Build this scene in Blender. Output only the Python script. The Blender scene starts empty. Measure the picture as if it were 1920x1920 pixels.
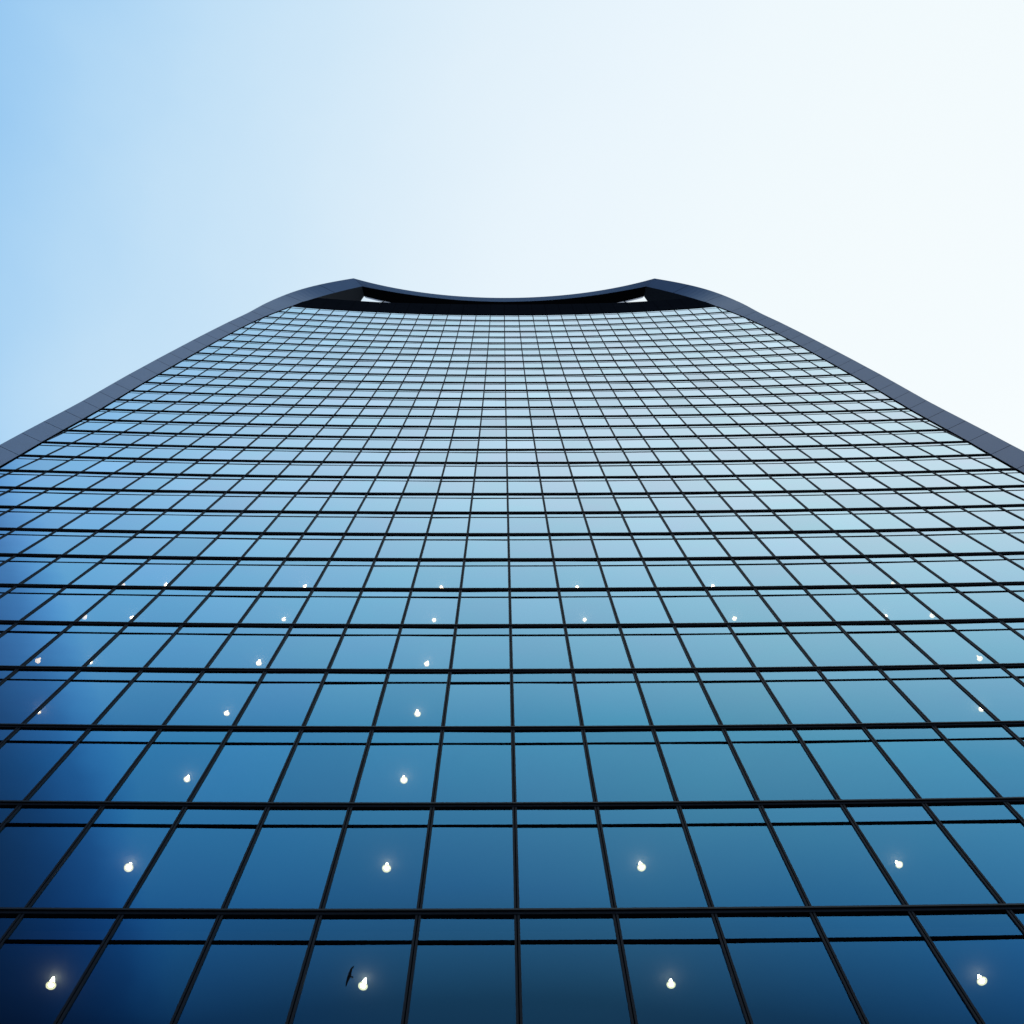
import bpy, math, random
import numpy as np
from mathutils import Vector, Matrix

random.seed(7)
sc = bpy.context.scene
col = sc.collection
R = math.radians

# ------------------------------------------------------------------ camera
W = 1.71                                   # width of one window bay in metres
EYE = 1.6
FOC, PITCH, ROLL, YAW, XO = 2101.9, 1.32647396, -0.03460423, 0.03440343, -0.13967884
cp, sp, cr, sr, cy, sy = math.cos(PITCH), math.sin(PITCH), math.cos(ROLL), math.sin(ROLL), math.cos(YAW), math.sin(YAW)
def from_yaw(x, y, z):                     # camera-yawed axes -> world axes
    return Vector((cy * x + sy * y, -sy * x + cy * y, z))
RIGHT0, UP0, FWD = from_yaw(1, 0, 0), from_yaw(0, -sp, cp), from_yaw(0, cp, sp)
RIGHT = cr * RIGHT0 + sr * UP0
UPV = cr * UP0 - sr * RIGHT0
EYEP = Vector((XO * W, 0, EYE))
cam_d = bpy.data.cameras.new('camera')
cam = bpy.data.objects.new('camera', cam_d)
col.objects.link(cam)
cam.matrix_world = Matrix(((RIGHT.x, UPV.x, -FWD.x, EYEP.x), (RIGHT.y, UPV.y, -FWD.y, EYEP.y),
                           (RIGHT.z, UPV.z, -FWD.z, EYEP.z), (0, 0, 0, 1)))
cam_d.sensor_width = 36
cam_d.lens = FOC / 1920 * 36
cam_d.clip_start, cam_d.clip_end = 0.1, 5000
sc.camera = cam

# ------------------------------------------------------------------ sky, sun, exposure
SUN_EL, SUN_AZ = R(48), R(55)              # azimuth from +Y (behind the tower) towards +X (right)
world = bpy.data.worlds.new('World')
sc.world = world
world.use_nodes = True
nt = world.node_tree
nt.nodes.clear()
def wn(t, **kw):
    n = nt.nodes.new(t)
    for k, v in kw.items(): setattr(n, k, v)
    return n
sky = wn('ShaderNodeTexSky', sky_type='NISHITA', sun_disc=False, sun_elevation=SUN_EL, sun_rotation=SUN_AZ,
         air_density=1.0, dust_density=0.3, ozone_density=2.0)
bg1 = wn('ShaderNodeBackground'); bg1.inputs['Strength'].default_value = 0.15
bg2 = wn('ShaderNodeBackground'); bg2.inputs['Strength'].default_value = 1.03
tc = wn('ShaderNodeTexCoord')
dot = wn('ShaderNodeVectorMath', operation='DOT_PRODUCT'); dot.inputs[1].default_value = (1.0, 0.40, 0.05)
nz = wn('ShaderNodeTexNoise'); nz.inputs['Scale'].default_value = 2.2; nz.inputs['Detail'].default_value = 6; nz.inputs['Roughness'].default_value = 0.5; nz.inputs['Distortion'].default_value = 0.4
nzs = wn('ShaderNodeMath', operation='MULTIPLY_ADD'); nzs.inputs[1].default_value = 0.30; nzs.inputs[2].default_value = -0.15
add = wn('ShaderNodeMath', operation='ADD')
mr = wn('ShaderNodeMapRange'); mr.inputs['From Min'].default_value = -0.8; mr.inputs['From Max'].default_value = 0.6
ramp = wn('ShaderNodeValToRGB'); ramp.color_ramp.interpolation = 'B_SPLINE'   # thin luminous veil, bluest away from the sun
re_ = ramp.color_ramp.elements
vstops = [(-.79, (.05, .07, .14)), (-.69, (.055, .09, .19)), (-.58, (.08, .17, .37)), (-.48, (.13, .30, .60)), (-.42, (.23, .49, .84)), (-.37, (.30, .59, .91)), (-.22, (.54, .77, .95)), (0, (.80, .91, .98)), (.22, (.91, .985, 1.02)), (.5, (.95, 1.0, 1.02))]
re_[0].position, re_[0].color = (vstops[0][0] + .8) / 1.4, (*vstops[0][1], 1)
re_[1].position, re_[1].color = (vstops[-1][0] + .8) / 1.4, (*vstops[-1][1], 1)
for p, c in vstops[1:-1]:
    q = re_.new((p + .8) / 1.4); q.color = (*c, 1)
mx = wn('ShaderNodeMixShader'); wo = wn('ShaderNodeOutputWorld')
L = nt.links.new
L(sky.outputs[0], bg1.inputs['Color']); L(tc.outputs['Generated'], dot.inputs[0]); L(tc.outputs['Generated'], nz.inputs['Vector'])
anti = wn('ShaderNodeVectorMath', operation='DOT_PRODUCT'); anti.inputs[1].default_value = (-.80, -.42, .43)   # deepest blue lies away from the sun
am = wn('ShaderNodeMath', operation='SUBTRACT'); am.inputs[1].default_value = .775
ac = wn('ShaderNodeMath', operation='MAXIMUM'); ac.inputs[1].default_value = 0
aa = wn('ShaderNodeMath', operation='MULTIPLY_ADD'); aa.inputs[1].default_value = -3.1
L(tc.outputs['Generated'], anti.inputs[0]); L(anti.outputs['Value'], am.inputs[0]); L(am.outputs[0], ac.inputs[0]); L(ac.outputs[0], aa.inputs[0]); L(dot.outputs['Value'], aa.inputs[2])
blue2 = wn('ShaderNodeVectorMath', operation='DOT_PRODUCT'); blue2.inputs[1].default_value = (.62, -.60, .50)   # unseen blue patch added low behind the viewer to darken right-hand reflections
bm_ = wn('ShaderNodeMath', operation='SUBTRACT'); bm_.inputs[1].default_value = .80
bc_ = wn('ShaderNodeMath', operation='MAXIMUM'); bc_.inputs[1].default_value = 0
ba_ = wn('ShaderNodeMath', operation='MULTIPLY_ADD'); ba_.inputs[1].default_value = -4.0
L(tc.outputs['Generated'], blue2.inputs[0]); L(blue2.outputs['Value'], bm_.inputs[0]); L(bm_.outputs[0], bc_.inputs[0]); L(bc_.outputs[0], ba_.inputs[0]); L(aa.outputs[0], ba_.inputs[2])
L(nz.outputs['Fac'], nzs.inputs[0]); L(ba_.outputs[0], add.inputs[0]); L(nzs.outputs[0], add.inputs[1])
L(add.outputs[0], mr.inputs['Value']); L(mr.outputs['Result'], ramp.inputs['Fac']); L(ramp.outputs['Color'], bg2.inputs['Color']); mx.inputs[0].default_value = 0.92
L(bg1.outputs[0], mx.inputs[1]); L(bg2.outputs[0], mx.inputs[2]); L(mx.outputs[0], wo.inputs['Surface'])

sun_d = bpy.data.lights.new('sun', 'SUN'); sun_d.energy = 1.0; sun_d.angle = R(12); sun_d.color = (1, 0.95, 0.88)
sun = bpy.data.objects.new('sun', sun_d); col.objects.link(sun)
sdir = Vector((math.sin(SUN_AZ) * math.cos(SUN_EL), math.cos(SUN_AZ) * math.cos(SUN_EL), math.sin(SUN_EL)))
sun.rotation_euler = sdir.to_track_quat('Z', 'Y').to_euler()
sun.location = sdir * 400
vs = sc.view_settings
vs.view_transform = 'Standard'; vs.look = 'None'; vs.exposure = 0.0; vs.gamma = 1.0; vs.use_curve_mapping = False

# ------------------------------------------------------------------ materials
def mat(name, base, rough=0.5, metal=0.0, spec=0.5, noise=0.0, nscale=1.0):
    m = bpy.data.materials.new(name); m.use_nodes = True
    b = m.node_tree.nodes['Principled BSDF']
    b.inputs['Base Color'].default_value = (*base, 1); b.inputs['Roughness'].default_value = rough
    b.inputs['Metallic'].default_value = metal; b.inputs['Specular IOR Level'].default_value = spec
    if noise:
        t = m.node_tree; n = t.nodes.new('ShaderNodeTexNoise'); g = t.nodes.new('ShaderNodeNewGeometry')
        n.inputs['Scale'].default_value = nscale; n.inputs['Detail'].default_value = 5
        r = t.nodes.new('ShaderNodeMapRange'); r.inputs['To Min'].default_value = 1 - noise; r.inputs['To Max'].default_value = 1 + noise
        x = t.nodes.new('ShaderNodeVectorMath'); x.operation = 'SCALE'; x.inputs[0].default_value = base
        t.links.new(g.outputs['Position'], n.inputs['Vector']); t.links.new(n.outputs['Fac'], r.inputs['Value'])
        t.links.new(r.outputs['Result'], x.inputs['Scale']); t.links.new(x.outputs[0], b.inputs['Base Color'])
    return m
M_FRAME = mat('dark_anodised_metal', (0.011, 0.013, 0.019), 0.5, spec=0.06)
M_LEDGE = mat('black_coated_metal', (0.006, 0.006, 0.008), 0.5, spec=0.25)
M_GASKET = mat('black_gasket', (0.002, 0.002, 0.003), 0.8, spec=0.0)
M_FIN = mat('grey_aluminium_panel', (0.078, 0.140, 0.285), 0.42, 0.0, 0.4, 0.10, 0.35)
M_REVEAL = mat('slate_metal_panel', (0.016, 0.023, 0.034), 0.6, spec=0.15)
M_SOFFIT = mat('black_soffit_panel', (0.004, 0.005, 0.007), 0.8, spec=0.0)
M_PARAPET = mat('charcoal_panel', (0.009, 0.011, 0.016), 0.8, spec=0.0, noise=0.15, nscale=0.5)
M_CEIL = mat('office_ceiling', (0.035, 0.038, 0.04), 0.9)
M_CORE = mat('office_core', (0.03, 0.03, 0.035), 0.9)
M_WALL = mat('side_cladding', (0.20, 0.21, 0.23), 0.5, 0.0, 0.4, 0.08, 0.2)
M_GROUND = mat('stone_paving', (0.20, 0.19, 0.18), 0.8, noise=0.25, nscale=1.5)
M_BIRD = mat('bird_plumage', (0.012, 0.012, 0.016), 0.8, spec=0.2)
M_TRIM = mat('white_trim', (0.8, 0.8, 0.78), 0.4)

def emis(name, colr, strength):
    m = bpy.data.materials.new(name); m.use_nodes = True; t = m.node_tree; t.nodes.clear()
    e = t.nodes.new('ShaderNodeEmission'); o = t.nodes.new('ShaderNodeOutputMaterial')
    e.inputs['Color'].default_value = (*colr, 1); e.inputs['Strength'].default_value = strength
    t.links.new(e.outputs[0], o.inputs['Surface']); return m
M_BULB = emis('lamp_glow', (1.0, 0.93, 0.70), 30)
M_RING = emis('lamp_rim_glow', (1.0, 0.90, 0.50), 2.5)
M_WARM = emis('lamp_glow_warm', (1.0, 0.90, 0.62), 3.5)

def glass():
    m = bpy.data.materials.new('coated_blue_glass'); m.use_nodes = True; t = m.node_tree; t.nodes.clear()
    o = t.nodes.new('ShaderNodeOutputMaterial'); gl = t.nodes.new('ShaderNodeBsdfGlossy'); tr = t.nodes.new('ShaderNodeBsdfTransparent')
    gl.inputs['Roughness'].default_value = 0.015
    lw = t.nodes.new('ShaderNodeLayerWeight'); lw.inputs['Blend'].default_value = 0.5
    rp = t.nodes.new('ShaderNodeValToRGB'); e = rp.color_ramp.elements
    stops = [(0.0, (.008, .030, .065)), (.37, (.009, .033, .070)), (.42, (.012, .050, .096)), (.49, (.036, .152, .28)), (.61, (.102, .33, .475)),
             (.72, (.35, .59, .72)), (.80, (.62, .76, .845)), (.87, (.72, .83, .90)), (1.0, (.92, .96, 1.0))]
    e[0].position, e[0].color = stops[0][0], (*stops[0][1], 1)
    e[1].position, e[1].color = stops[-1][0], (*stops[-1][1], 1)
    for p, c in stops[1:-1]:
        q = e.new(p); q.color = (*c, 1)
    inv = t.nodes.new('ShaderNodeMix'); inv.data_type = 'RGBA'; inv.blend_type = 'MULTIPLY'; inv.inputs[0].default_value = 1
    sub = t.nodes.new('ShaderNodeInvert'); inv.inputs[7].default_value = (.34, .42, .48, 1)
    n = t.nodes.new('ShaderNodeTexNoise'); n.inputs['Scale'].default_value = 0.55; n.inputs['Detail'].default_value = 2
    g = t.nodes.new('ShaderNodeNewGeometry'); bp = t.nodes.new('ShaderNodeBump'); bp.inputs['Strength'].default_value = 0.35; bp.inputs['Distance'].default_value = 0.012
    ad = t.nodes.new('ShaderNodeAddShader'); k = t.links.new
    k(g.outputs['Position'], n.inputs['Vector']); k(n.outputs['Fac'], bp.inputs['Height']); k(bp.outputs[0], gl.inputs['Normal'])
    n2 = t.nodes.new('ShaderNodeTexNoise'); n2.inputs['Scale'].default_value = 0.30; n2.inputs['Detail'].default_value = 7; n2.inputs['Roughness'].default_value = .6
    r2 = t.nodes.new('ShaderNodeValToRGB'); r2.color_ramp.elements[0].position = .32; r2.color_ramp.elements[1].position = .68
    r2.color_ramp.elements[0].color = (.82, 1.0, .97, 1); r2.color_ramp.elements[1].color = (1.0, .90, .95, 1)   # reflected cloud patches painted into the glossy colour as a mottled tint
    mv = t.nodes.new('ShaderNodeMix'); mv.data_type = 'RGBA'; mv.blend_type = 'MULTIPLY'; mv.inputs[0].default_value = .3
    k(g.outputs['Position'], n2.inputs['Vector']); k(n2.outputs['Fac'], r2.inputs['Fac']); k(r2.outputs['Color'], mv.inputs[7])
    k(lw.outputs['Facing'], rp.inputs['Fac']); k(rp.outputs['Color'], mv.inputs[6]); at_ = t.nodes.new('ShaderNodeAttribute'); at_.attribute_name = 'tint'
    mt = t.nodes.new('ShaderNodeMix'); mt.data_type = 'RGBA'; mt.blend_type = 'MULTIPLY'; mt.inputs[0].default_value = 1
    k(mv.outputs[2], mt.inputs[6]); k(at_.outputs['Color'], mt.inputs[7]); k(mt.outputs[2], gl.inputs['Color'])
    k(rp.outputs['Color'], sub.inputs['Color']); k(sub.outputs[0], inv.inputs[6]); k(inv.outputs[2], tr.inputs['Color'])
    k(gl.outputs[0], ad.inputs[0]); k(tr.outputs[0], ad.inputs[1]); k(ad.outputs[0], o.inputs['Surface'])
    return m
M_GLASS = glass()

# ------------------------------------------------------------------ helpers
class MB:
    def __init__(s): s.v, s.f, s.m, s.t = [], [], [], []
    def face(s, pts, mi=0):
        b = len(s.v); s.v += [tuple(p) for p in pts]; s.f.append(tuple(range(b, b + len(pts)))); s.m.append(mi)
    def grid(s, rows, mi=0, closed=False):                 # rows of equal length, joined by quads
        b = len(s.v); n = len(rows[0])
        for r in rows: s.v += [tuple(p) for p in r]
        for i in range(len(rows) - 1):
            for j in range(n if closed else n - 1):
                j2 = (j + 1) % n
                s.f.append((b + i * n + j, b + i * n + j2, b + (i + 1) * n + j2, b + (i + 1) * n + j)); s.m.append(mi)
    def sweep(s, sections, mi=0):                           # closed sections swept along a path, capped
        s.grid(sections, mi, True)
        b = len(s.v) - len(sections) * len(sections[0]); n = len(sections[0]); e = len(s.v) - n
        s.f.append(tuple(reversed(range(b, b + n)))); s.m.append(mi)
        s.f.append(tuple(range(e, e + n))); s.m.append(mi)
    def build(s, name, mats, parent=None, smooth=False):
        org = Vector(parent['org']) if parent is not None and 'org' in parent else Vector((0, 0, 0))
        me = bpy.data.meshes.new(name)
        me.from_pydata([(p[0] - org.x, p[1] - org.y, p[2] - org.z) for p in s.v], [], s.f)
        for m in (mats if isinstance(mats, (list, tuple)) else [mats]): me.materials.append(m)
        for p, mi in zip(me.polygons, s.m): p.material_index = mi; p.use_smooth = smooth
        if s.t:                                             # coating batch of each pane
            at = me.color_attributes.new('tint', 'FLOAT_COLOR', 'CORNER'); li = 0
            for p, c in zip(me.polygons, s.t):
                for _ in p.vertices: at.data[li].color = (*c, 1); li += 1
        me.update()
        o = bpy.data.objects.new(name, me); col.objects.link(o)
        if parent is not None:
            o.parent = parent
        return o
def thing(name, label, cat, loc, group=None):
    o = bpy.data.objects.new(name, None); col.objects.link(o); o.empty_display_size = 0.3
    o.location = loc; o['label'] = label; o['category'] = cat
    if group: o['group'] = group
    return o

# ------------------------------------------------------------------ the curved facade, x in bays, k in storeys
H, Z0 = 2.34269856, 10.08937061
YC = (6.72864453, 2.4029654, -1.58815554, -2.22647479, 0.35618248)
KC = (1.29041327e-3, -1.81453677e-3, 3.19377953e-3)
def zk(k): return EYE + (Z0 + H * k) * W
def ys(x, k):
    t = k / 30
    return sum(c * t ** j for j, c in enumerate(YC)) - (KC[0] + KC[1] * t + KC[2] * t * t) * x * x
def S(x, k): return Vector((x * W, ys(x, k) * W, zk(k)))
def NRM(x, k):
    a = S(x + .05, k) - S(x - .05, k); b = S(x, k + .02) - S(x, k - .02)
    return a.cross(b).normalized()                          # points outwards, towards the street
def P(x, k, off=0.0): return S(x, k) + NRM(x, k) * off
UT_K = [-6, 0, 5, 9, 11, 12, 13, 14, 15, 16, 17, 18, 19, 20, 21, 22, 23, 24, 25, 26, 27, 28, 29, 30, 31, 31.8, 32.5, 33.1, 33.3]
UT_X = [11.6, 13.15, 14.4, 15.37, 15.79, 16.0, 16.16, 16.29, 16.42, 16.57, 16.70, 16.80, 16.85, 16.88, 16.89, 16.87, 16.83, 16.75, 16.63, 16.48, 16.28, 15.97, 15.53, 15.04, 14.60, 14.05, 12.73, 11.33, 10.954]
def U(k): return float(np.interp(k, UT_K, UT_X))
K_BOT, K_TOP = -4, 30

tower = thing('office_tower', 'tall glass office tower with concave curtain wall and grey side fins', 'tower', (0, 12, 0))
tower['org'] = (0.0, 12.0, 0.0)
def tpart(mb, name, mats, smooth=False): return mb.build(name, mats, tower, smooth)

def clip(poly, f):                                          # keep the side where f(p) >= 0
    out = []
    for i, a in enumerate(poly):
        b = poly[(i + 1) % len(poly)]; fa, fb = f(a), f(b)
        if fa >= 0: out.append(a)
        if fa * fb < 0:
            t = fa / (fa - fb); out.append((a[0] + (b[0] - a[0]) * t, a[1] + (b[1] - a[1]) * t))
    return out
def cell(i, ka, kb):
    p = [(i, ka), (i + 1, ka), (i + 1, kb), (i, kb)]
    ua, ub = U(ka), U(kb)
    edge = lambda k: ua + (ub - ua) * (k - ka) / (kb - ka)
    p = clip(p, lambda q: edge(q[1]) - q[0])
    return clip(p, lambda q: q[0] + edge(q[1])) if len(p) > 2 else []
def pix(p):
    d = Vector(p) - EYEP; w = d.dot(FWD)
    return 960 + FOC * d.dot(RIGHT) / w, 960 - FOC * d.dot(UPV) / w
def parea(poly):
    q = [pix(S(*a)) for a in poly]
    for f in (lambda a: a[0], lambda a: 1920 - a[0], lambda a: a[1], lambda a: 1920 - a[1]):
        q = clip(q, f)
        if len(q) < 3: return 0
    return abs(sum(q[i][0] * q[(i + 1) % len(q)][1] - q[(i + 1) % len(q)][0] * q[i][1] for i in range(len(q)))) / 2

# window panes, each with its own hair's-breadth tilt as site-glazed units have
STRIP = 0.215
wins = []
for k in range(K_BOT, K_TOP):
    for i in range(-18, 18):
        a = cell(i, k, k + 1 - STRIP); b = cell(i, k + 1 - STRIP, k + 1)
        if len(a) > 2 or len(b) > 2: wins.append((parea(a) if len(a) > 2 else 0, k, i, a, b))
wins.sort(key=lambda t: -t[0])
def pane(mb, poly):
    cx = sum(p[0] for p in poly) / len(poly); ck = sum(p[1] for p in poly) / len(poly)
    n = NRM(cx, ck); c = S(cx, ck); tx, tz = max(-.005, min(.005, random.gauss(0, .0025))), max(-.005, min(.005, random.gauss(0, .0025)))
    g = 1 + random.gauss(0, .035); h = random.gauss(0, .011)
    mb.t.append((g - h * .8, g + h * .5, g))
    mb.face([P(*q) + n * ((q[0] - cx) * W * tx + (q[1] - ck) * H * W * tz) for q in poly])
for ar, k, i, a, b in wins[:100]:
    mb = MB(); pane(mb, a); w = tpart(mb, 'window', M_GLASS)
    w['org'] = tower['org']
    if len(b) > 2:
        mb = MB(); pane(mb, b); mb.build('top_light', M_GLASS, w)
rest = MB()
for ar, k, i, a, b in wins[100:]:
    if len(a) > 2: pane(rest, a)
    if len(b) > 2: pane(rest, b)
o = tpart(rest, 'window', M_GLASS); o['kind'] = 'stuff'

# mullions: twin dark fins with a black slot between them
def sect(x, k, x0, x1, o0, o1):
    return [P(x + x0 / W, k, o0), P(x + x1 / W, k, o0), P(x + x1 / W, k, o1), P(x + x0 / W, k, o1)]
ksamp = [K_BOT + j * .5 for j in range(int((K_TOP - K_BOT) * 2) + 1)]
for i in range(-17, 18):
    ks = [k for k in np.arange(K_BOT, K_TOP + .001, .1) if U(k) > abs(i) + .02]
    if len(ks) < 3: continue
    lo, hi = ks[0], ks[-1]
    path = [lo] + [k for k in range(int(math.ceil(lo)), int(hi) + 1) if lo < k < hi] + [hi]
    mb = MB()
    mb.sweep([sect(i, k, -.049, -.010, -.03, .028) for k in path])
    mb.sweep([sect(i, k, .010, .049, -.03, .028) for k in path])
    mb.sweep([sect(i, k, -.012, .012, -.03, .010) for k in path], 1)
    tpart(mb, 'mullion', [M_FRAME, M_GASKET])

# floor lines: projecting ledge, fascia, black shadow bar; and the thin glazing bar below
def hx(k):
    u = U(k); return [-u] + [x for x in range(-17, 18) if abs(x) < u - .05] + [u]
def hsec(x, k, d0, d1, o0, o1):                             # d in metres above the floor line
    f = lambda d, o_: P(x, k, 0) + Vector((0, 0, d)) + Vector((NRM(x, k).x, NRM(x, k).y, 0)).normalized() * o_
    return [f(d0, o0), f(d0, o1), f(d1, o1), f(d1, o0)]
for k in range(K_BOT, K_TOP):
    mb = MB()
    mb.sweep([hsec(x, k, -.075, .001, -.04, .040) for x in hx(k)])
    mb.sweep([hsec(x, k, -.155, -.076, -.04, .016) for x in hx(k)], 1)
    tr_ = tpart(mb, 'transom', [M_FRAME, M_GASKET]); tr_['org'] = tower['org']
    mb = MB(); mb.sweep([hsec(x, k, .002, .050, -.04, .072) for x in hx(k)]); mb.build('ledge', M_LEDGE, tr_)
    kk = k + 1 - STRIP
    mb = MB(); mb.sweep([hsec(x, kk, -.042, .042, -.04, .018) for x in hx(kk)]); tpart(mb, 'glazing_bar', M_GASKET)

# interior: floor slabs with dark ceilings and the core wall behind them
for k in range(K_BOT, K_TOP + 1):
    u = min(U(k - .08), U(k)) - .12; xs = np.linspace(-u, u, 13); mb = MB()
    a = [S(x, k) + Vector((0, .30, -.08 * H * W)) for x in xs]; b = [Vector((p.x, 26.0, p.z)) for p in a]
    c = [p + Vector((0, 0, .06 * H * W)) for p in a]; d = [Vector((p.x, 26.0, p.z)) for p in c]
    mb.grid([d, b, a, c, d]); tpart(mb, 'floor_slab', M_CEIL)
mb = MB(); kr = [K_BOT] + list(range(K_BOT + 1, K_TOP + 1))
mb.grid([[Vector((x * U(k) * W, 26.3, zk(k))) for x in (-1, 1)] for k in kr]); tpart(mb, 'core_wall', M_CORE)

# side fins: splayed grey panels that carry on up into the open crown
OK_ = [29, 29.8, 30.5, 31.2, 32.0, 32.5, 33.0, 33.5]
OX_ = [16.70, 16.53, 16.38, 16.05, 15.10, 13.96, 12.87, 11.639]
OY_ = [4.83, 4.72, 4.60, 4.40, 4.05, 3.80, 3.59, 3.426]
IYK, IYD = [30, 31.8, 32.5, 33.1, 33.3], [0, 0, -.25, -.50, -.53]
def inner(k):
    x = U(k)
    return x, ys(x, k) + (float(np.interp(k, IYK, IYD)) if k > 29.9 else 0.0)
def outer(k):
    if k <= 28:
        x = U(k) + float(np.interp(k, [-4, 12, 20, 28], [.55, .67, .75, .83])); return x, ys(x, k) - float(np.interp(k, [12, 20, 28], [.31, .34, .28]))
    x28 = U(28) + .83
    return float(np.interp(k, [28] + OK_, [x28] + OX_)), float(np.interp(k, [28] + OK_, [ys(x28, 28) - .28] + OY_))
pairs = [(k, k) for k in range(K_BOT, 30)] + [(30, 30), (31, 31.2), (31.8, 32.0), (32.5, 32.5), (33.0, 33.0), (33.3, 33.5)]
def smooth_pairs(ps):                                       # finer steps where the fin bends
    out = []
    for (a, b), (c, d) in zip(ps[:-1], ps[1:]):
        n = 1 if a < 26 else 4
        for j in range(n): out.append((a + (c - a) * j / n, b + (d - b) * j / n))
    return out + [ps[-1]]
for sgn in (-1, 1):
    Vv = lambda xy, k: Vector((sgn * xy[0] * W, xy[1] * W, zk(k)))
    mb = MB()
    joints = list(range(K_BOT, 30)) + [31, 32.5]
    sp_ = smooth_pairs(pairs)
    raw_i = [Vv(inner(a), a) for a, b in sp_]; raw_o = [Vv(outer(b), b) for a, b in sp_]
    def soft(pts):                                          # round the crown curve without moving its ends
        q = list(pts)
        for it in range(16):
            q = [q[0]] + [q[j] if sp_[j][0] < 26.5 else (q[j - 1] + q[j] * 2 + q[j + 1]) / 4 for j in range(1, len(q) - 1)] + [q[-1]]
        return q
    I_, O_ = soft(raw_i), soft(raw_o)
    for j in range(len(sp_) - 1):
        i0, i1, o0, o1 = I_[j], I_[j + 1], O_[j], O_[j + 1]
        g = .034
        if any(abs(sp_[j][0] - q) < 1e-6 for q in joints):
            ti, to = g / (i1 - i0).length, g / (o1 - o0).length
            i0 = i0.lerp(i1, ti); o0 = o0.lerp(o1, to)
        if any(abs(sp_[j + 1][0] - q) < 1e-6 for q in joints):
            ti, to = g / (i1 - i0).length, g / (o1 - o0).length
            i1 = i1.lerp(i0, ti); o1 = o1.lerp(o0, to)
        mb.face([i0, o0, o1, i1] if sgn > 0 else [i0, i1, o1, o0], 0)
    bk = Vector((0, .05, 0))
    mb.grid([[p + bk for p in I_], [p + bk for p in O_]], 1)                      # dark backing seen through the joints
    mb.grid([O_, [p + Vector((0, .30, 0)) for p in O_]], 0)                       # outer return
    fin = tpart(mb, 'side_fin', [M_FIN, M_GASKET]); fin['org'] = tower['org']
    mb = MB()                                                                     # black edge trim between fin and glass
    tr = [j for j, q in enumerate(sp_) if q[0] <= 30.0]
    mb.sweep([[I_[j] + Vector((sgn * e * 1.0, f, 0)) for e, f in ((-.085, -.02), (.004, -.06), (.004, .1), (-.085, .1))] for j in tr])
    mb.build('edge_trim', M_GASKET, fin)
    mb = MB()                                                                     # reveal behind the crown edge
    jj = [j for j, q in enumerate(sp_) if q[0] >= 29.0]
    A = [I_[j] for j in jj]
    B = [p + Vector((-sgn * .137 * W, .755 * W * t, 0)) for p, t in zip(A, [1.9] * (len(A) - 3) + [1.6, 1.3, 1.0])]
    Cc = [Vector((o_.x, max(o_.y, q.y), o_.z)) for o_, q in zip([O_[j] for j in jj], B)]
    mb.grid([A, B]); mb.grid([B, Cc], 1); mb.build('reveal', [M_REVEAL, M_SOFFIT], fin)
    mb = MB()                                                                     # flank wall running back from the fin
    mb.grid([[p + Vector((0, .30, 0)) for p in O_], [Vector((p.x * .97, 48, p.z)) for p in O_]])
    tpart(mb, 'side_wall', M_WALL)
mb = MB(); kr = list(range(K_BOT, 34))
mb.grid([[Vector((x * outer(k)[0] * .97 * W, 48, zk(k))) for x in (-1, 1)] for k in kr]); tpart(mb, 'rear_wall', M_WALL)

# parapet: two storeys of charcoal panels above the glass, jointed on the bay lines
mb = MB()
KP0, KP1 = 30.0, 32.0
top = lambda x: 1 + .03 - .12 * min(1, (abs(x) / 9) ** 2)       # the coping dips a little towards the corners
for i in range(-16, 16):
    for g0, g1 in ((.012, .988),):
        n = 3
        for j in range(n):
            ka, kb = KP0 + (KP1 - KP0) * j / n, KP0 + (KP1 - KP0) * (j + 1) / n
            lim = lambda k: 15.08 - (k - 30) * .45
            p = [(i + g0, ka), (i + g1, ka), (i + g1, kb), (i + g0, kb)]
            p = clip(p, lambda q: lim(q[1]) - q[0]); p = clip(p, lambda q: q[0] + lim(q[1])) if len(p) > 2 else []
            if len(p) > 2: mb.face([P(q[0], KP0 + (q[1] - KP0) * top(q[0]), .03) for q in p], 0)
xs = list(np.linspace(-14.2, 14.2, 31)); kt = lambda x: KP0 + 2 * top(x)
mb.grid([[P(x, KP0 + (k - KP0) * top(x), .0) for x in xs] for k in (KP0, 31, KP1)], 1)
mb.grid([[P(x, KP0, .05) for x in xs], [P(x, KP0, -.2) for x in xs]], 1)          # drip edge over the glass
mb.grid([[P(x, KP0, .05) for x in xs], [P(x, KP0 + .03, .05) for x in xs], [P(x, KP0 + .03, -.1) for x in xs]], 1)
mb.grid([[P(x, kt(x), .03) for x in xs], [P(x, kt(x), -.35) for x in xs], [P(x, KP1 - .6, -.35) for x in xs]], 0)
tpart(mb, 'parapet', [M_PARAPET, M_SOFFIT])
mb = MB(); kro = 31.4
mb.grid([[P(x, kro, -.30) for x in np.linspace(-12.5, 12.5, 21)], [Vector((x * W, 48, zk(kro))) for x in np.linspace(-12.5, 12.5, 21)]]); tpart(mb, 'roof', M_WALL)

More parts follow.
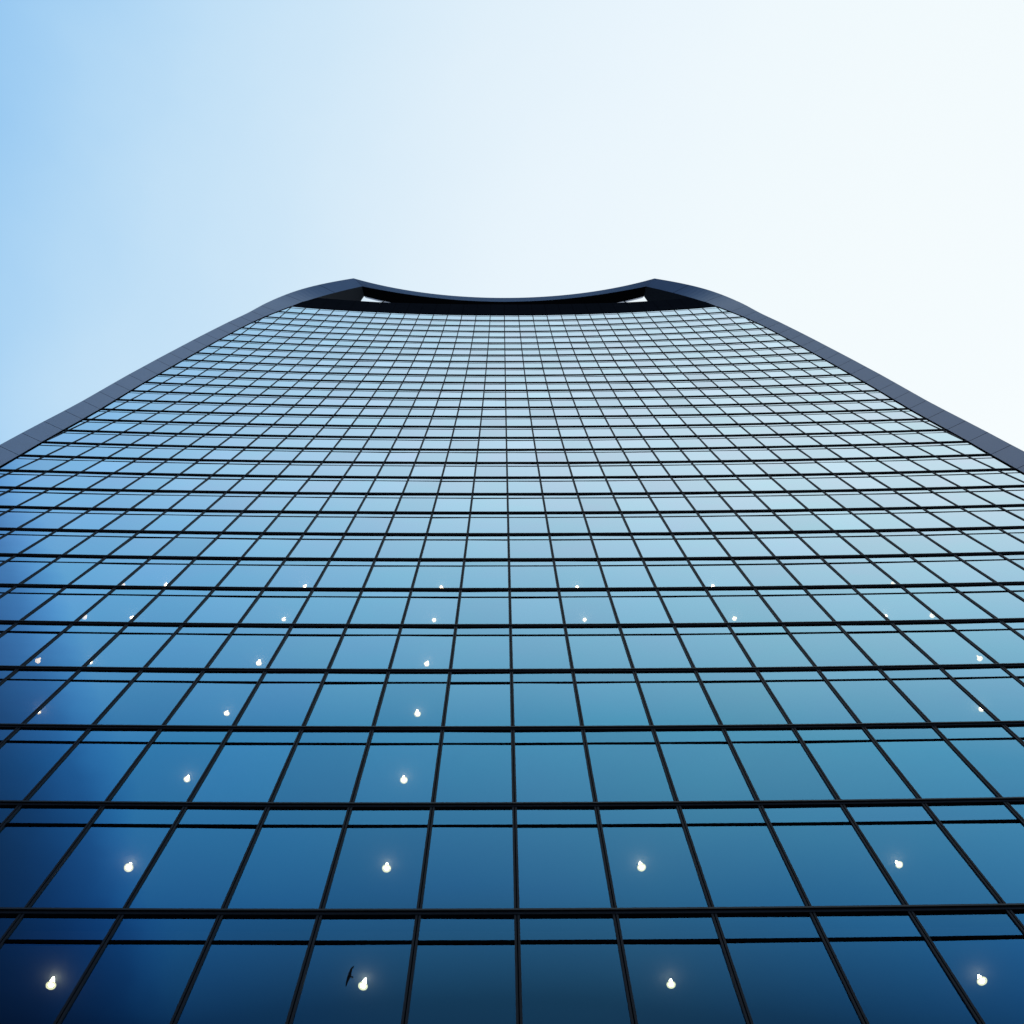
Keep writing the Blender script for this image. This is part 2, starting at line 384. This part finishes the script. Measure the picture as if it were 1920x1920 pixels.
# roof rim: the concave beam that closes the crown between the two fin tips
def curve(pts):
    x = np.array([p[0] for p in pts]); y = np.array([p[1] for p in pts])
    c = np.linalg.lstsq(np.stack([x ** 0, x ** 2, x ** 4], 1), y, rcond=None)[0]
    return lambda t: c[0] + c[1] * t * t + c[2] * t ** 4
fo = curve([(11.639, 3.426), (9.72, 3.93), (8.22, 4.21), (5.65, 4.58), (2.85, 4.81), (0, 4.94), (11.639, 3.426)])
fi = curve([(10.954, 4.016), (9.25, 4.32), (7.12, 4.67), (3.91, 5.03), (0, 5.17), (10.954, 4.016)])
fb = curve([(10.817, 4.771), (8.53, 5.298), (5.5, 5.72), (2.8, 5.92), (0, 5.98), (10.817, 4.771), (8.53, 5.298)])
ts = np.linspace(-1, 1, 61)
EO = [Vector((t * 11.639 * W, fo(t * 11.639) * W, zk(33.5))) for t in ts]
EI = [Vector((t * 10.954 * W, fi(t * 10.954) * W, zk(33.3))) for t in ts]
EB = [Vector((t * 10.817 * W, fb(t * 10.817) * W, zk(33.3) + .02)) for t in ts]
ET = [p + Vector((0, .3, 1.6)) for p in EB]
mb = MB(); mb.grid([EO, EI], 0); mb.grid([EI, EB], 1); mb.grid([EB, ET, EO], 0); tpart(mb, 'roof_rim', [M_FIN, M_SOFFIT])
for sgn in (-1, 1):
    mb = MB(); c = Vector((sgn * 9.19 * W, 5.10 * W, 0)); r = .07
    mb.sweep([[Vector((c.x + r * math.cos(a), c.y + r * math.sin(a), z)) for a in np.linspace(0, 2 * math.pi, 9)[:-1]] for z in (zk(31.4), zk(33.4) + .5)])
    tpart(mb, 'roof_post', M_FRAME)
mb = MB(); kb = K_BOT; xs = np.linspace(-U(kb), U(kb), 25)
mb.grid([[Vector((x * W, ys(x, kb) * W - .12, z)) for x in xs] for z in (0, zk(kb))]); tpart(mb, 'base_wall', M_REVEAL)

# ------------------------------------------------------------------ ground
mb = MB(); mb.face([(-1500, -1500, 0), (1500, -1500, 0), (1500, 1500, 0), (-1500, 1500, 0)])
g = mb.build('ground', M_GROUND); g['kind'] = 'structure'

# ------------------------------------------------------------------ lit ceiling lights behind the lower glass
def ring_pts(r, z, n=24): return [Vector((r * math.cos(a), r * math.sin(a), z)) for a in np.linspace(0, 2 * math.pi, n + 1)[:-1]]
def light_parts(root, bulbm, ringm):
    mb = MB(); prof = [(.048, .0), (.074, -.004), (.077, .012), (.052, .016), (.048, .0)]
    mb.grid([ring_pts(r, z) for r, z in prof], 0, True); mb.build('trim_ring', ringm, root, True)
    mb = MB(); prof = [(.002, .010), (.042, .012), (.045, .05), (.034, .11), (.022, .16), (.013, .195), (.002, .20)]
    mb.grid([ring_pts(r, z) for r, z in prof], 0, True); mb.build('bulb', bulbm, root, True)
G_L = 'round ceiling lights glowing behind the glass'
ROWS = [(0, [-4.67, -1.55, 1.55, 4.69], 1.06, 'lowest'), (1, [-4.66, -1.55, 1.54, 4.67], 1.13, 'second lowest'),
        (2, [-4.60, -1.54], 1.08, 'third lowest'), (3, [-7.63, -4.60, -1.52, 7.63], 1.04, 'fourth lowest'),
        (4, [-8.58, -7.63, -4.58, -1.53, 8.58], 1.05, 'fifth lowest'),
        (5, [-8.58, -7.63, -4.57, -1.53, 1.52, 4.56, 7.63, 8.58], .92, 'sixth lowest'),
        (6, [-8.58, -7.63, -4.55, -1.51, 1.52, 4.55, 8.58], .93, 'topmost')]
ORD = ['first', 'second', 'third', 'fourth', 'fifth', 'sixth', 'seventh', 'eighth']
proto = {}
for row, xs, behind, rname in ROWS:
    for n, x in enumerate(xs):
        k = row - .13; p = Vector((x * W, ys(x, row) * W + behind, zk(k)))
        lab = f'glowing round ceiling light behind glass, {ORD[n]} from left in the {rname} lit storey'
        if row == 0 and n == 1: lab = 'glowing round ceiling light behind glass, directly beside the dark flying bird'
        t = thing('ceiling_light', lab, 'ceiling light', p, G_L)
        warm = abs(x) > 8; q = random.uniform(1.0, 1.22); t.scale = (q, q, q * random.uniform(.65, 1.05)); t.rotation_euler = (random.gauss(0, .1), random.gauss(0, .1), 0)
        if warm not in proto:
            light_parts(t, M_WARM if warm else M_BULB, M_WARM if warm else M_RING); proto[warm] = list(t.children)
        else:
            for c in proto[warm]:
                d = c.copy(); col.objects.link(d); d.parent = t

# ------------------------------------------------------------------ bird in flight before the lower panes
def ray(px, py): return (FWD * FOC + RIGHT * (px - 960) - UPV * (py - 960)).normalized()
BD = 16.0
bc = EYEP + ray(655.5, 1829) * BD
dn = ray(655.5, 1829); ax = RIGHT - dn * RIGHT.dot(dn); ax.normalize(); ay = dn.cross(ax); ay.normalize()
SC = BD / (FOC * (FOC ** 2 + 305 ** 2 + 869 ** 2) ** -.5 * FOC) / 19.2 * 0 + BD / math.sqrt(FOC ** 2 + 305 ** 2 + 869 ** 2) / 19.2
def bp(x, y, z): return ax * ((x - 490) * SC) + ay * ((y - 940) * SC) + dn * (z * SC)
bird = MB()
def wing(st):
    rows = []
    for n, (x, y, w, z) in enumerate(st):
        a = st[max(n - 1, 0)]; b = st[min(n + 1, len(st) - 1)]
        d = Vector((b[0] - a[0], b[1] - a[1])).normalized(); c = Vector((-d.y, d.x))
        rows.append([bp(x + c.x * w * .5 * math.cos(t), y + c.y * w * .5 * math.cos(t), z + max(w * .14, 7) * math.sin(t)) for t in np.linspace(0, 2 * math.pi, 13)[:-1]])
    bird.sweep(rows)
wing([(480, 965, 120, 0), (502, 900, 112, -8), (505, 850, 96, -16), (522, 785, 88, -22), (548, 720, 76, -20), (588, 665, 58, -12), (620, 636, 34, -4), (645, 618, 10, 2)])
wing([(500, 915, 120, 0), (470, 985, 118, -8), (450, 1040, 104, -16), (424, 1110, 92, -22), (403, 1180, 76, -20), (390, 1245, 56, -12), (381, 1290, 34, -4), (374, 1312, 10, 2)])
rows = []
for x, y, a, b in [(424, 852, 4, 4), (436, 866, 11, 11), (444, 876, 22, 22), (456, 890, 27, 27), (470, 908, 36, 38), (490, 938, 42, 46), (515, 960, 36, 38), (540, 975, 24, 22), (562, 986, 25, 16), (585, 998, 34, 13), (606, 1010, 36, 11), (612, 1014, 20, 8)]:
    rows.append([bp(x - .63 * a * math.cos(t), y + .78 * a * math.cos(t), b * math.sin(t)) for t in np.linspace(0, 2 * math.pi, 13)[:-1]])
bird.sweep(rows)
bo = bird.build('bird', M_BIRD, None, True)
bo.location = bc
rm = bo.modifiers.new('skin', 'REMESH'); rm.mode = 'VOXEL'; rm.voxel_size = .0012; rm.use_smooth_shade = True
bo['label'] = 'dark bird with long slender wings flying in front of the lower panes'
bo['category'] = 'bird'
